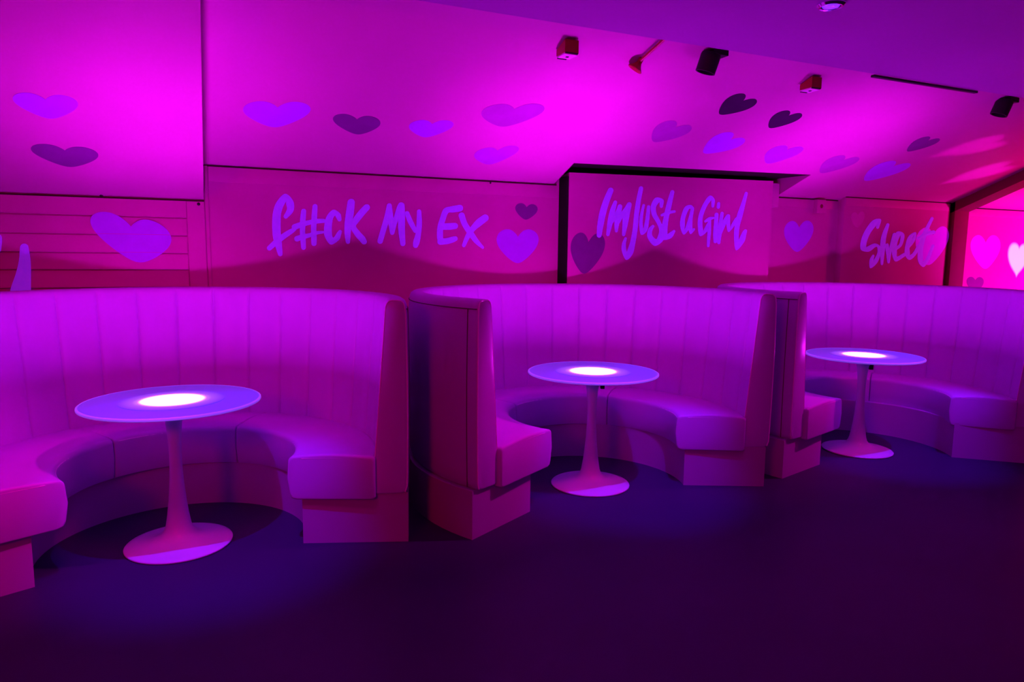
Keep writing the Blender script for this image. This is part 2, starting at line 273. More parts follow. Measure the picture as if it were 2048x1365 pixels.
DATA = '''{"letters":[[0,"f",5.04,[[[0.5739,1.6984,0.5508,1.7143,0.0084,0.0124],[0.6133,1.7453,0.5711,1.7556,0.0063,0.022],[0.6135,1.8106,0.5661,1.792,-0.0075,0.0237],[0.5622,1.8582,0.5696,1.8087,-0.0244,-0.0055],[0.5049,1.7993,0.5486,1.775,-0.0132,-0.0233],[0.4804,1.7322,0.532,1.7238,-0.0057,-0.027],[0.4731,1.6611,0.5278,1.6619,-0.0012,-0.0284],[0.4736,1.5803,0.5265,1.586,0.0015,-0.0274],[0.4843,1.5195,0.5313,1.5291,0.0035,-0.0242],[0.504,1.4502,0.5341,1.4565,0.0025,-0.0155]],[[0.4605,1.4797,0.4398,1.5043,0.0122,0.0113],[0.5,1.5138,0.4779,1.5421,0.0142,0.0122],[0.5536,1.5573,0.5331,1.5871,0.015,0.0113],[0.5985,1.5907,0.5818,1.6188,0.0141,0.0093],[0.623,1.611,0.6121,1.6314,0.0102,0.0061]]]],[0,"hash",5.04,[[[0.6643,1.7467,0.6971,1.7445,-0.0021,-0.0168],[0.655,1.6866,0.6918,1.6855,-0.0015,-0.0188],[0.6519,1.6059,0.687,1.6072,-0.0002,-0.0179],[0.6543,1.5454,0.6894,1.5482,0.0007,-0.0179],[0.6577,1.4977,0.689,1.5,0.0005,-0.016]],[[0.7403,1.7806,0.7735,1.7793,-0.0016,-0.0169],[0.7315,1.7087,0.7688,1.7076,-0.0016,-0.0189],[0.7266,1.628,0.762,1.6283,-0.0007,-0.018],[0.7261,1.5674,0.7636,1.5689,-0.0001,-0.0191],[0.7262,1.5277,0.7617,1.5282,-0.0004,-0.0181]],[[0.624,1.6186,0.6118,1.6554,0.0183,0.0072],[0.6656,1.637,0.6562,1.6709,0.0169,0.0057],[0.7227,1.6559,0.7169,1.6869,0.0154,0.0038],[0.7724,1.665,0.7698,1.6967,0.0158,0.0021],[0.8132,1.67,0.8125,1.698,0.0139,0.0011]],[[0.6367,1.5402,0.626,1.5758,0.0176,0.0063],[0.6705,1.5544,0.6626,1.5869,0.0161,0.0048],[0.7211,1.5702,0.7143,1.597,0.0133,0.004],[0.7678,1.589,0.7629,1.6123,0.0116,0.003],[0.806,1.5973,0.8043,1.6153,0.0089,0.0013]]]],[0,"c",5.04,[[[0.9348,1.7023,0.908,1.692,-0.0045,0.0132],[0.9272,1.7375,0.8965,1.7129,-0.0115,0.0147],[0.8806,1.7626,0.8914,1.7223,-0.0204,-0.0065],[0.8343,1.7158,0.8762,1.6988,-0.0095,-0.0215],[0.816,1.6441,0.8678,1.641,-0.0027,-0.0262],[0.8174,1.5788,0.868,1.5935,0.0063,-0.0252],[0.8572,1.522,0.8746,1.5702,0.0237,-0.0079],[0.914,1.5536,0.8873,1.5804,0.0139,0.0139],[0.9298,1.5887,0.901,1.6027,0.0075,0.0147],[0.9346,1.6069,0.913,1.6174,0.0057,0.011]]]],[0,"k",5.04,[[[0.9797,1.8195,1.0303,1.8152,-0.0036,-0.0252],[0.966,1.7387,1.0206,1.733,-0.0042,-0.0273],[0.9552,1.656,1.004,1.6523,-0.0029,-0.0244],[0.956,1.5925,0.9969,1.5933,-0.0004,-0.0204],[0.9622,1.543,0.993,1.5448,0.0004,-0.0153]],[[1.0974,1.8016,1.1303,1.772,-0.0159,-0.0169],[1.062,1.7654,1.0981,1.7364,-0.0156,-0.0185],[1.0188,1.7078,1.0569,1.6851,-0.0123,-0.0194],[0.997,1.6488,1.036,1.6532,0.0014,-0.0193],[1.0266,1.5896,1.0624,1.6154,0.0124,-0.0173],[1.0592,1.5514,1.0951,1.5809,0.0143,-0.0173],[1.075,1.5342,1.1079,1.5573,0.0112,-0.0159]]]],[0,"m",5.04,[[[1.2262,1.5466,1.188,1.5568,0.0058,0.0189],[1.2517,1.6296,1.2134,1.6397,0.0059,0.0188],[1.2807,1.7177,1.2397,1.7262,0.0052,0.0201],[1.2942,1.8021,1.2592,1.8071,0.0034,0.0171]],[[1.259,1.8021,1.2945,1.8071,0.0017,-0.0171],[1.2647,1.7201,1.3048,1.7253,0.0019,-0.0194],[1.2718,1.6553,1.3097,1.6602,0.0019,-0.0183],[1.279,1.612,1.3124,1.6166,0.0018,-0.0162]],[[1.3119,1.6105,1.2795,1.6182,0.0045,0.0159],[1.3342,1.6892,1.3019,1.6974,0.0049,0.0158],[1.3647,1.7704,1.327,1.7831,0.0074,0.0185],[1.3857,1.7967,1.3427,1.8189,0.0125,0.0212]],[[1.3394,1.8063,1.3891,1.8094,0.0004,-0.0239],[1.3397,1.7241,1.3918,1.7263,0.0001,-0.0251],[1.3401,1.636,1.3899,1.6395,0.001,-0.0241],[1.3539,1.535,1.3925,1.5388,0.0015,-0.0186]]]],[0,"y",5.04,[[[1.391,1.7482,1.4227,1.7615,0.0063,-0.015],[1.4139,1.688,1.4491,1.7049,0.0082,-0.0167],[1.4535,1.6237,1.4821,1.6389,0.0075,-0.0135]],[[1.4815,1.7703,1.5139,1.7717,0.0001,-0.0154],[1.4774,1.6852,1.519,1.6849,-0.0009,-0.0199],[1.4702,1.6122,1.5114,1.6072,-0.0032,-0.0198],[1.453,1.5568,1.5002,1.5468,-0.0057,-0.0228],[1.4504,1.5293,1.4885,1.5207,-0.0049,-0.0184]]]],[0,"e",5.04,[[[1.8088,1.8306,1.8177,1.7821,-0.0262,-0.005],[1.7504,1.8182,1.7603,1.7724,-0.0247,-0.0055],[1.6883,1.7976,1.722,1.7672,-0.0169,-0.0164],[1.6575,1.7276,1.7002,1.7149,-0.0074,-0.0203],[1.6375,1.6609,1.6821,1.6552,-0.0036,-0.0211],[1.6336,1.5943,1.6811,1.5962,0.0005,-0.0225],[1.6407,1.5523,1.6833,1.5574,0.0023,-0.0201]],[[1.6744,1.643,1.6736,1.69,0.025,0.001],[1.7326,1.6441,1.7301,1.6935,0.0264,0.0018],[1.7769,1.6511,1.7726,1.696,0.0241,0.0026]],[[1.6617,1.5324,1.6575,1.5772,0.0237,0.0024],[1.7163,1.538,1.708,1.5824,0.0237,0.0043],[1.762,1.5517,1.749,1.5928,0.022,0.0065],[1.7834,1.5623,1.7711,1.5965,0.0184,0.0061]]]],[0,"x",5.04,[[[1.8051,1.7444,1.8508,1.7611,0.0082,-0.021],[1.8317,1.6799,1.8732,1.7003,0.0105,-0.019],[1.8775,1.6148,1.9162,1.64,0.0132,-0.0177],[1.9315,1.5521,1.9618,1.5762,0.0129,-0.0139],[1.9914,1.509,2.0073,1.524,0.008,-0.0073]],[[2.0004,1.7608,2.0356,1.7199,-0.0228,-0.0166],[1.946,1.7223,1.9856,1.6821,-0.0223,-0.0187],[1.8992,1.6678,1.9337,1.6426,-0.014,-0.0162],[1.8599,1.6078,1.8946,1.5912,-0.0092,-0.0163],[1.8321,1.5357,1.8591,1.5252,-0.0058,-0.0127]]]],[1,"i",4.91,[[[3.0209,1.9903,3.0699,1.976,-0.0092,-0.0208],[2.9805,1.9058,3.036,1.8916,-0.0089,-0.0236],[2.9477,1.8095,3.0074,1.7988,-0.0066,-0.0254],[2.9303,1.7132,2.9879,1.7068,-0.0039,-0.0245],[2.9266,1.6282,2.9723,1.6243,-0.0022,-0.0195]]]],[1,"m",4.91,[[[3.0754,1.8953,3.1082,1.8878,-0.0047,-0.0138],[3.0423,1.8219,3.0906,1.8131,-0.0055,-0.0204],[3.0233,1.7313,3.0722,1.7247,-0.004,-0.0207],[3.0152,1.6352,3.0457,1.6311,-0.0024,-0.013]],[[3.1151,1.8624,3.1581,1.8561,-0.004,-0.0181],[3.0969,1.8016,3.1494,1.7953,-0.004,-0.0221],[3.0887,1.7155,3.1323,1.7124,-0.0019,-0.0184],[3.095,1.6641,3.1231,1.6635,-0.0003,-0.0119]],[[3.2013,1.8836,3.2468,1.8728,-0.0068,-0.019],[3.173,1.8267,3.2351,1.8176,-0.0058,-0.026],[3.1649,1.7344,3.2183,1.7295,-0.003,-0.0224],[3.1635,1.6377,3.195,1.6347,-0.0017,-0.0132]],[[3.0767,1.7275,3.0494,1.7399,0.0074,0.0115],[3.1212,1.791,3.0877,1.8047,0.0083,0.0142],[3.1538,1.8531,3.1194,1.8654,0.0076,0.0145]],[[3.1393,1.7295,3.1114,1.7413,0.007,0.0118],[3.1831,1.7973,3.1505,1.8129,0.0094,0.0137],[3.2338,1.8615,3.2022,1.8787,0.0105,0.0133]]]],[1,"j",4.91,[[[3.313,2.0146,3.3541,2.0096,-0.0035,-0.017],[3.2926,1.9237,3.337,1.9191,-0.0031,-0.0184],[3.2759,1.8164,3.3237,1.8131,-0.0021,-0.0199],[3.2651,1.6833,3.313,1.6792,-0.0024,-0.0199],[3.2456,1.5781,3.296,1.5696,-0.0048,-0.021],[3.218,1.496,3.2725,1.4794,-0.0093,-0.0227],[3.2292,1.4742,3.2128,1.431,-0.0258,0.0074],[3.2118,1.5081,3.1691,1.4983,-0.0062,0.018],[3.2043,1.5551,3.1664,1.5579,0.0014,0.0159],[3.2117,1.6021,3.1871,1.6073,0.003,0.0103]]]],[1,"u",4.91,[[[3.3527,1.8798,3.3769,1.8765,-0.0021,-0.01],[3.3298,1.7908,3.3619,1.7884,-0.0015,-0.0133],[3.3282,1.7078,3.3635,1.711,0.002,-0.0146],[3.3507,1.6377,3.3782,1.6639,0.016,-0.0115],[3.408,1.6736,3.3706,1.6829,0.0055,0.0154],[3.4246,1.7629,3.3858,1.7663,0.0021,0.016],[3.4301,1.8658,3.3977,1.8675,0.0011,0.0133]]]],[1,"s",4.91,[[[3.556,1.8767,3.523,1.8765,0.0,0.0135],[3.5581,1.9311,3.521,1.9083,-0.0138,0.0149],[3.4792,1.9427,3.5138,1.9039,-0.0239,-0.0143],[3.4368,1.8773,3.4884,1.8702,-0.0046,-0.0211],[3.4487,1.8029,3.4952,1.8164,0.0082,-0.019],[3.4984,1.7384,3.5368,1.7541,0.0097,-0.0157],[3.5274,1.6792,3.5734,1.6848,0.0036,-0.0188],[3.5134,1.6226,3.574,1.5993,-0.0138,-0.0246],[3.4972,1.6056,3.4869,1.5493,-0.0343,0.0047],[3.4613,1.6337,3.4133,1.6169,-0.0105,0.0199],[3.4589,1.6749,3.4176,1.6838,0.0052,0.017],[3.4754,1.7028,3.4509,1.7165,0.0083,0.01]]]],[1,"t",4.91,[[[3.6261,2.0001,3.6654,1.9938,-0.0042,-0.0159],[3.5912,1.8944,3.6437,1.8862,-0.0052,-0.0213],[3.5661,1.7841,3.6189,1.7778,-0.0038,-0.0215],[3.5503,1.6832,3.6105,1.6821,-0.0004,-0.0245],[3.5645,1.6033,3.6152,1.6424,0.0244,-0.021],[3.6521,1.6167,3.6205,1.6526,0.0219,0.0126],[3.6886,1.6667,3.668,1.6812,0.0088,0.0082]],[[3.5534,1.794,3.5428,1.8139,0.0122,0.0043],[3.6118,1.8133,3.6024,1.8364,0.0143,0.0039],[3.6768,1.8273,3.6705,1.8485,0.0131,0.0026]]]],[1,"a",4.91,[[[3.871,1.88,3.8531,1.8592,-0.0131,0.0071],[3.8375,1.8985,3.8392,1.8665,-0.0201,-0.0007],[3.7784,1.8775,3.8197,1.8572,-0.0127,-0.0166],[3.7436,1.792,3.7884,1.7849,-0.0043,-0.018],[3.7398,1.7175,3.7879,1.7217,0.0028,-0.0194],[3.779,1.6479,3.788,1.691,0.0269,-0.0039],[3.8387,1.7053,3.7986,1.7182,0.0078,0.016],[3.8548,1.7784,3.8211,1.7844,0.0037,0.0135],[3.8762,1.8672,3.848,1.872,0.0031,0.0112]],[[3.8424,1.8668,3.8766,1.8629,-0.0025,-0.0136],[3.826,1.7923,3.8662,1.7895,-0.0017,-0.016],[3.8228,1.7155,3.8658,1.7185,0.0021,-0.0172],[3.8479,1.6539,3.8746,1.6838,0.019,-0.0109],[3.8939,1.6889,3.8722,1.7007,0.0072,0.0086]]]],[1,"g",4.91,[[[4.0889,1.8957,4.0593,1.8956,-0.0001,0.0116],[4.091,1.9552,4.0567,1.9478,-0.0046,0.0134],[4.0355,1.9841,4.0628,1.954,-0.0192,-0.0108],[3.9728,1.9147,4.0149,1.8986,-0.0103,-0.0166],[3.9294,1.8164,3.9752,1.8088,-0.0047,-0.0181],[3.9235,1.7274,3.973,1.7305,0.0022,-0.0197],[3.9512,1.6387,3.988,1.6804,0.0266,-0.015],[4.0306,1.6835,3.9932,1.7028,0.0119,0.0146],[4.063,1.749,4.0306,1.7607,0.0072,0.0127]],[[4.009,1.7572,3.9947,1.7733,0.0101,0.0056],[4.0499,1.7749,4.0339,1.7999,0.0159,0.0062],[4.0894,1.7891,4.0822,1.807,0.0113,0.0028]],[[4.028,1.7734,4.0635,1.7737,0.0004,-0.014],[4.0289,1.6802,4.0674,1.6797,0.0,-0.0152],[4.028,1.6196,4.0636,1.6181,-0.0006,-0.0141],[4.0285,1.5583,4.0582,1.5569,-0.0005,-0.0118]]]],[1,"i",4.91,[[[4.099,1.8276,4.1408,1.8268,-0.0003,-0.0164],[4.096,1.7528,4.1408,1.7514,-0.0006,-0.0176],[4.092,1.6676,4.1369,1.667,0.0,-0.0177],[4.0992,1.5962,4.1382,1.5969,0.0009,-0.0154]],[[4.1199,1.9221,4.1527,1.9206,-0.001,-0.0128],[4.1161,1.8917,4.1519,1.89,-0.0011,-0.014]]]],[1,"r",4.91,[[[4.1612,1.8401,4.1971,1.8369,-0.0019,-0.014],[4.1499,1.7787,4.1919,1.7754,-0.0018,-0.0164],[4.1361,1.6839,4.1872,1.681,-0.0013,-0.02],[4.1402,1.5885,4.1764,1.587,-0.0005,-0.0142]],[[4.175,1.6398,4.1407,1.6493,0.0057,0.0134],[4.2253,1.7426,4.1802,1.7567,0.0087,0.0175],[4.2632,1.8098,4.2248,1.8242,0.0091,0.0149]],[[4.2258,1.8164,4.2683,1.8177,0.001,-0.0165],[4.2298,1.7538,4.2721,1.7575,0.0027,-0.0165],[4.256,1.6802,4.2779,1.7084,0.0184,-0.0088],[4.3131,1.7268,4.2833,1.7395,0.0079,0.0114],[4.351,1.7908,4.3232,1.8013,0.0066,0.0107]]]],[1,"l",4.91,[[[4.4199,2.0235,4.4531,2.0179,-0.0038,-0.0127],[4.3861,1.9311,4.4313,1.9228,-0.0053,-0.0173],[4.3479,1.836,4.4082,1.8253,-0.0067,-0.0232],[4.3259,1.7373,4.3811,1.7318,-0.0031,-0.0213],[4.3243,1.6378,4.3766,1.6398,0.002,-0.0203],[4.3542,1.5224,4.3901,1.5636,0.0272,-0.0147],[4.4407,1.5969,4.3825,1.6155,0.0112,0.0222],[4.4619,1.6677,4.4145,1.6807,0.0078,0.0181],[4.4665,1.6876,4.4322,1.6998,0.0075,0.0131]]]],[2,"s",4.97,[[[6.2045,1.7681,6.161,1.7738,0.0033,0.015],[6.2239,1.8488,6.1709,1.8282,-0.0158,0.0186],[6.113,1.8375,6.172,1.7998,-0.0261,-0.0198],[6.0192,1.7455,6.0927,1.7173,-0.0186,-0.0251],[5.969,1.6462,6.0496,1.6326,-0.0077,-0.028],[5.9729,1.5477,6.0448,1.573,0.02,-0.026],[6.0867,1.5301,6.0622,1.58,0.0351,0.0072],[6.1733,1.575,6.1602,1.6111,0.0257,0.0036],[6.202,1.569,6.2413,1.5817,0.0103,-0.014],[6.205,1.5114,6.2532,1.5036,-0.0041,-0.0165],[6.1576,1.4386,6.2118,1.4151,-0.015,-0.0181],[6.1399,1.413,6.1227,1.3661,-0.0341,0.0077],[6.1567,1.4351,6.1044,1.4427,0.0037,0.0181],[6.1685,1.4842,6.1347,1.4925,0.0049,0.0116]]]],[2,"w",4.97,[[[6.3043,1.8033,6.3478,1.7949,-0.0053,-0.0148],[6.2465,1.6794,6.3172,1.6705,-0.0047,-0.0242],[6.242,1.5527,6.3134,1.5501,0.0002,-0.0247],[6.2665,1.4091,6.3023,1.4082,0.0006,-0.0124]],[[6.3063,1.5515,6.2641,1.5761,0.0166,0.0139],[6.3059,1.5946,6.3545,1.6087,0.0116,-0.0172],[6.3589,1.4264,6.3945,1.4292,0.0033,-0.0124]],[[6.3948,1.4259,6.3586,1.4296,0.0015,0.0124],[6.4153,1.5622,6.3704,1.5682,0.003,0.0153],[6.4583,1.6983,6.4048,1.707,0.0051,0.0181]]]],[2,"e",4.97,[[[6.4642,1.5414,6.433,1.5654,0.0166,0.01],[6.5551,1.5975,6.5131,1.6118,0.0093,0.0139],[6.5767,1.7087,6.5231,1.7015,-0.0067,0.0184],[6.4658,1.7334,6.5214,1.6993,-0.0237,-0.0181],[6.4131,1.6332,6.4852,1.6234,-0.0052,-0.0244],[6.4161,1.52,6.4883,1.5244,0.0055,-0.0249],[6.4756,1.4347,6.4978,1.4848,0.0374,-0.0094],[6.5904,1.4755,6.5594,1.5082,0.0231,0.0095],[6.6418,1.5046,6.613,1.5306,0.0183,0.009]]]],[2,"e",4.97,[[[6.6762,1.5785,6.6364,1.5965,0.0122,0.0129],[6.7445,1.6516,6.7006,1.6645,0.0083,0.0144],[6.7467,1.7341,6.7205,1.7089,-0.0194,0.0094],[6.6436,1.6932,6.7022,1.6716,-0.0145,-0.0192],[6.6046,1.597,6.6694,1.5901,-0.0031,-0.0218],[6.6113,1.5009,6.6838,1.5095,0.0088,-0.025],[6.6848,1.4516,6.6736,1.4958,0.0324,0.0023],[6.7732,1.5008,6.726,1.5241,0.0157,0.0152],[6.8272,1.5887,6.7838,1.6031,0.0095,0.0142]]]],[2,"t",4.97,[[[6.9527,1.8863,6.9974,1.8734,-0.0089,-0.0145],[6.8884,1.7899,6.9425,1.7755,-0.0096,-0.0176],[6.8252,1.6802,6.8996,1.6663,-0.0084,-0.0245],[6.8006,1.5604,6.8768,1.5557,-0.0011,-0.0254],[6.8159,1.4385,6.89,1.4473,0.0094,-0.0253],[6.9059,1.3792,6.8859,1.4298,0.0372,0.0047],[6.9827,1.4466,6.9306,1.4662,0.0128,0.0167],[7.0182,1.5283,6.972,1.54,0.0072,0.015],[7.0488,1.5933,7.0023,1.6047,0.0071,0.0151]],[[6.8097,1.6586,6.7826,1.6855,0.0194,0.0084],[6.9176,1.7013,6.8912,1.7361,0.0255,0.0079],[7.0265,1.7218,7.0076,1.7588,0.0275,0.0053]]]],[3,"stroke",5.04,[[[-0.9556,1.4744,-0.9125,1.477,-0.0007,-0.0255],[-0.9655,1.4001,-0.9071,1.3982,-0.0031,-0.0348],[-0.9855,1.3233,-0.9111,1.3111,-0.0079,-0.0448],[-1.0169,1.2331,-0.9171,1.2164,-0.0104,-0.0602],[-1.0336,1.1493,-0.9228,1.1355,-0.0092,-0.0668]]]],[3,"stroke",5.04,[[[-1.1199,1.5186,-1.0851,1.5784,0.0235,-0.0181],[-1.0993,1.5052,-1.0422,1.5431,0.0132,-0.0326],[-1.0934,1.4661,-1.0471,1.4717,0.0003,-0.0275]]]]],"hearts":[["H1","s1",[[0.2638,0.0091],[0.0121,0.2175],[-0.6338,0.9731]]],["H2","s1",[[0.307,-0.0137],[0.0095,0.2384],[-0.6296,0.4842]]],["W1",5.03,[[0.4383,-0.0805],[-0.0342,0.2873],[-0.3586,1.5376]]],["H3","s2",[[0.3645,0.053],[-0.0022,0.2741],[0.4591,0.6559]]],["H4","s2",[[0.2872,0.001],[-0.0435,0.2165],[0.9353,0.6193]]],["H5","s2",[[0.278,0.0379],[-0.0037,0.2064],[1.394,0.6444]]],["H6","s2",[[0.3932,0.0749],[-0.0096,0.2658],[1.861,0.8775]]],["H7","s2",[[0.2956,0.0915],[-0.0238,0.2521],[1.9499,0.3717]]],["H8","s2",[[0.2965,-0.0629],[0.0562,0.2647],[3.0958,0.8556]]],["H9","s2",[[0.2564,-0.0756],[0.0675,0.2289],[3.3731,1.2463]]],["H11","s2",[[0.31,-0.1134],[0.1013,0.2768],[3.6435,0.7677]]],["H10","s2",[[0.247,-0.0255],[0.0227,0.2205],[3.889,1.1482]]],["H12","s2",[[0.3155,0.0091],[-0.0081,0.2817],[4.2973,0.6978]]],["H13","s2",[[0.3363,-0.0136],[0.0121,0.3003],[4.993,0.6221]]],["H14","s2",[[0.402,-0.0284],[0.0254,0.359],[5.6266,0.5762]]],["H15","s2",[[0.2574,-0.0185],[0.0165,0.2299],[5.5146,1.0339]]],["W2",5.04,[[0.1912,-0.0074],[0.0104,0.1238],[2.3639,1.7996]]],["W3",5.04,[[0.3582,0.0063],[-0.002,0.2647],[2.2951,1.5314]]],["W4",4.91,[[0.3093,-0.0069],[0.0429,0.3246],[2.8419,1.4824]]],["W5",5.04,[[0.3684,0.0169],[0.008,0.2949],[5.2157,1.665]]],["W6",4.97,[[0.1896,0.0178],[-0.0099,0.1528],[5.902,1.837]]],["W7",4.97,[[0.5041,0.035],[0.0353,0.3984],[7.0021,1.5994]]],["W8",5.04,[[0.5148,0.0069],[-0.0458,0.3752],[8.0037,1.5471]]],["W9",5.04,[[0.2951,-0.0076],[-0.017,0.1713],[7.8777,1.1869]]]]}'''
# ------------------------------------------------------------------ booths
PITCH = R(11.75)
def back_profile():
    # (r, z, inner?) loop of the backrest, inner bottom -> top -> outer bottom
    P = []
    zi = [.26, .34, .42, .50, .60, .72, .84, .96, 1.06, 1.14, 1.19]
    for z in zi:
        t = (z-.26)/(1.19-.26)
        P.append((.962 + .078*t - .012*math.sin(PI*min(1, max(0, (z-.4)/.5)))*0, z, 1.))
    P += [(1.0425, 1.212, .6), (1.049, 1.230, .25), (1.060, 1.241, 0), (1.075, 1.2455, 0), (1.100, 1.2455, 0), (1.120, 1.243, 0), (1.134, 1.234, 0), (1.141, 1.218, 0), (1.1435, 1.20, -.3)]
    for z in (1.17, 1.02, .84, .66, .48, .36, .30): P.append((1.146 + .006*math.sin(PI*(z-.26)/.94), z, -1.))
    P += [(1.136, .268, -1.), (1.12, .258, 0), (.99, .255, 0)]
    return P
BP = back_profile()
def backrest(a0, a1, off):
    # a0<a1 ; vertical channels stitched on the inner face
    L = a1-a0; base = off
    angs = []
    k0 = math.floor((a0-base)/PITCH)-1; k1 = math.ceil((a1-base)/PITCH)+1
    fr = (-.5, -.36, -.2, -.07, -.026, -.009, 0, .009, .026, .07, .2, .36)
    for k in range(k0, k1+1):
        for f in fr: angs.append((base+(k+f)*PITCH, f))
    e = R(1.6)
    angs = [(a, f) for a, f in angs if a0+e < a < a1-e]
    rows = []
    def row(a, f, inset, wing):
        g = 0.
        af = abs(f)*PITCH*1.04
        g = .0065*math.exp(-(af/.0045)**2) - .0045*math.cos(PI*f)**.7*(1-math.exp(-(af/.02)**2))
        out = []
        for r, z, w in BP:
            rr, zz = r, z
            if w > 0 and not wing: rr = r + g*w
            if w < 0 and wing == 2: rr = r - .006*(-w)
            if inset:
                mid = 1.055
                rr = mid + (rr-mid)*(1-inset/.075*.9) if True else rr
                zz = z - inset*.9*max(0, min(1, (z-.6)/.6)) + inset*.5*max(0, min(1, (.5-z)/.24))
            out.append(pol(rr, a, zz))
        rows.append(out)
    for da, ins in ((0, .020), (.0015, .012), (.004, .006), (.009, .0015), (.016, 0)): row(a0+da, .5, ins, 1)
    for a, f in angs:
        w = 0
        if min(abs(a-(a0+R(3.2))), abs(a-(a1-R(3.2)))) < R(.12): w = 0
        row(a, f, 0, w)
    for da, ins in ((.016, 0), (.009, .0015), (.004, .006), (.0015, .012), (0, .020)): row(a1-da, .5, ins, 1)
    return sweep(rows)
def end_piping(a, sgn):
    pts = []
    for r, z, w in BP:
        if z < .262 and r > .98 and r < 1.13: continue
        mid = 1.055
        pts.append(pol(mid+(r-mid)*.94, a+sgn*.004, z-.004 if z > 1 else z))
    return tube(pts, .0035, n=6)
def ria(a): return RIA[0] + RIA[1]*math.cos(a) + RIA[2]*math.sin(a)
RIA = [.535, .05, .05]
def cushion(a0, a1, ri, ro, z0, z1, e0, e1):
    # upholstered ring segment with a crowned top; e0/e1 = end rounding
    rd = .030
    P = [(ri+.03, z0), (ri+.012, z0+.008), (ri+.004, z0+.03), (ri-.006, (z0+z1)/2), (ri, z1-rd)]
    for k in range(1, 7):
        t = k/6*PI/2; P.append((ri+rd-rd*math.cos(t), z1-rd+rd*math.sin(t)))
    for k in range(1, 5):
        t = k/5; P.append((ri+rd+(ro-ri-2*rd)*t, z1+.012*math.sin(PI*t)))
    for k in range(0, 5):
        t = k/4*PI/2; P.append((ro-.02+.02*math.sin(t), z1-.02+.02*math.cos(t)))
    P += [(ro, (z0+z1)/2), (ro, z0+.01), (ro-.01, z0)]
    cr, cz = (ri+ro)/2, (z0+z1)/2
    rows = []
    def row(a, q):
        rows.append([pol(r+(ro-r)/(ro-ri)*(ria(a)-ri)+(-q if r > cr else q)*min(1, abs(r-cr)/.12), a, z+(-q if z > cz else q*.6)*min(1, abs(z-cz)/.06)) for r, z in P])
    rm = .78
    def ends(a, s, e):
        st = [(0, 1), (.1, .62), (.3, .3), (.6, .08), (1, 0)]
        return [(a+s*e*f/rm, e*g*.9) for f, g in st]
    for a, q in ends(a0, 1, e0): row(a, q)
    n = max(4, int((a1-a0)/R(4)))
    A0, A1 = a0+e0/rm, a1-e1/rm
    for i in range(1, n): row(A0+(A1-A0)*i/n, 0)
    for a, q in reversed(ends(a1, -1, e1)): row(a, q)
    return sweep(rows)
def cushion_piping(a0, a1, ri, ro, z1, e0, e1):
    pts = []; n = 24; rm = .78
    A0, A1 = a0+(.003 if e0 > .012 else .008)/rm, a1-(.003 if e1 > .012 else .008)/rm
    r_in, z = ri+.006, z1-.012
    for i in range(n+1): pts.append(pol(r_in+ria(A0+(A1-A0)*i/n)-ri, A0+.012/ri+(A1-A0-.024/ri)*i/n, z-.006))
    for i in range(1, 8):
        t = i/8; q = r_in+ria(A1)-ri; pts.append(pol(q+.02+(ro-.03-q-.02)*t, A1, z+.004*math.sin(PI*t)))
    for i in range(n+1): pts.append(pol(ro-.006, A1-(A1-A0)*i/n, z1-.02))
    for i in range(1, 8):
        t = 1-i/8; q = r_in+ria(A0)-ri; pts.append(pol(q+.02+(ro-.03-q-.02)*t, A0, z+.004*math.sin(PI*t)))
    return tube(pts, .0032, n=6, closed=True)
def plinth(a0, a1, ri, ro, h):
    rows = []; n = 60
    for i in range(n+1):
        a = a0+(a1-a0)*i/n
        rows.append([pol(ri, a, 0), pol(ri, a, h-.003), pol(ri+.003, a, h), pol(ro-.003, a, h), pol(ro, a, h-.003), pol(ro, a, 0)])
    return sweep(rows)
def booth(c, a0, a1, seams, off, label, dx=0., ri=.628, group='curved booths along the back wall'):
    o = thing('curved_booth', label, 'booth', (c[0], c[1], 0), group)
    a0, a1, off = R(a0), R(a1), R(off)
    link('plinth', plinth(a0, a1, ri, 1.145, .262), M['plinth'], o)
    k = link('backrest', backrest(a0-R(.6), a1+R(.6), off), M['leather'], o, ang=50)
    k.location.x = dx
    for a, s in ((a0-R(.6), 1), (a1+R(.6), -1)): 
        pp = link('piping', end_piping(a, s), M['piping'], k)
    n = 90
    link('outer_seam', tube([pol(1.1458, a0+(a1-a0)*i/n, 1.198) for i in range(n+1)], .0028, n=6), M['stitch'], k)
    for a in (a0+R(3.0), a1-R(3.0)):
        link('outer_seam', tube([pol(1.1463+.006*math.sin(PI*max(0, z-.26)/.94), a, z) for z in [.27+.93*i/14 for i in range(15)]], .0028, n=6), M['stitch'], k)
    cuts = [a0-R(2.4)] + [R(s) for s in seams] + [a1+R(2.4)]
    for i in range(len(cuts)-1):
        e0 = .014 if i == 0 else .010; e1 = .014 if i == len(cuts)-2 else .012
        g0 = 0 if i == 0 else .002; g1 = 0 if i == len(cuts)-2 else .002
        q = link('seat_cushion', cushion(cuts[i]+g0, cuts[i+1]-g1, .575, .985, .238, .462, e0, e1), M['leather'], o)
        q.location.x = dx
        link('piping', cushion_piping(cuts[i]+g0, cuts[i+1]-g1, .575, .975, .462, e0, e1), M['piping'], q)
    return o
TH = 24.1
RIA[1] = .04
booth((-.142, 3.755), -20.0, 203.0, (59.5, 123.5), 160.3-TH, 'left curved pink booth with high channelled back under the longest lettering', .0, .615)
RIA[1] = .04
booth((2.242, 3.812), -24.8, 209.2, (48., 125.), 124.7-TH, 'middle curved pink booth with high channelled back below the painted board', .02)
RIA[1] = .08
booth((4.612, 3.721), -41.0, 196.0, (37., 112.), 83.8-TH, 'right curved pink booth with high channelled back, partly cut by the frame', .04)

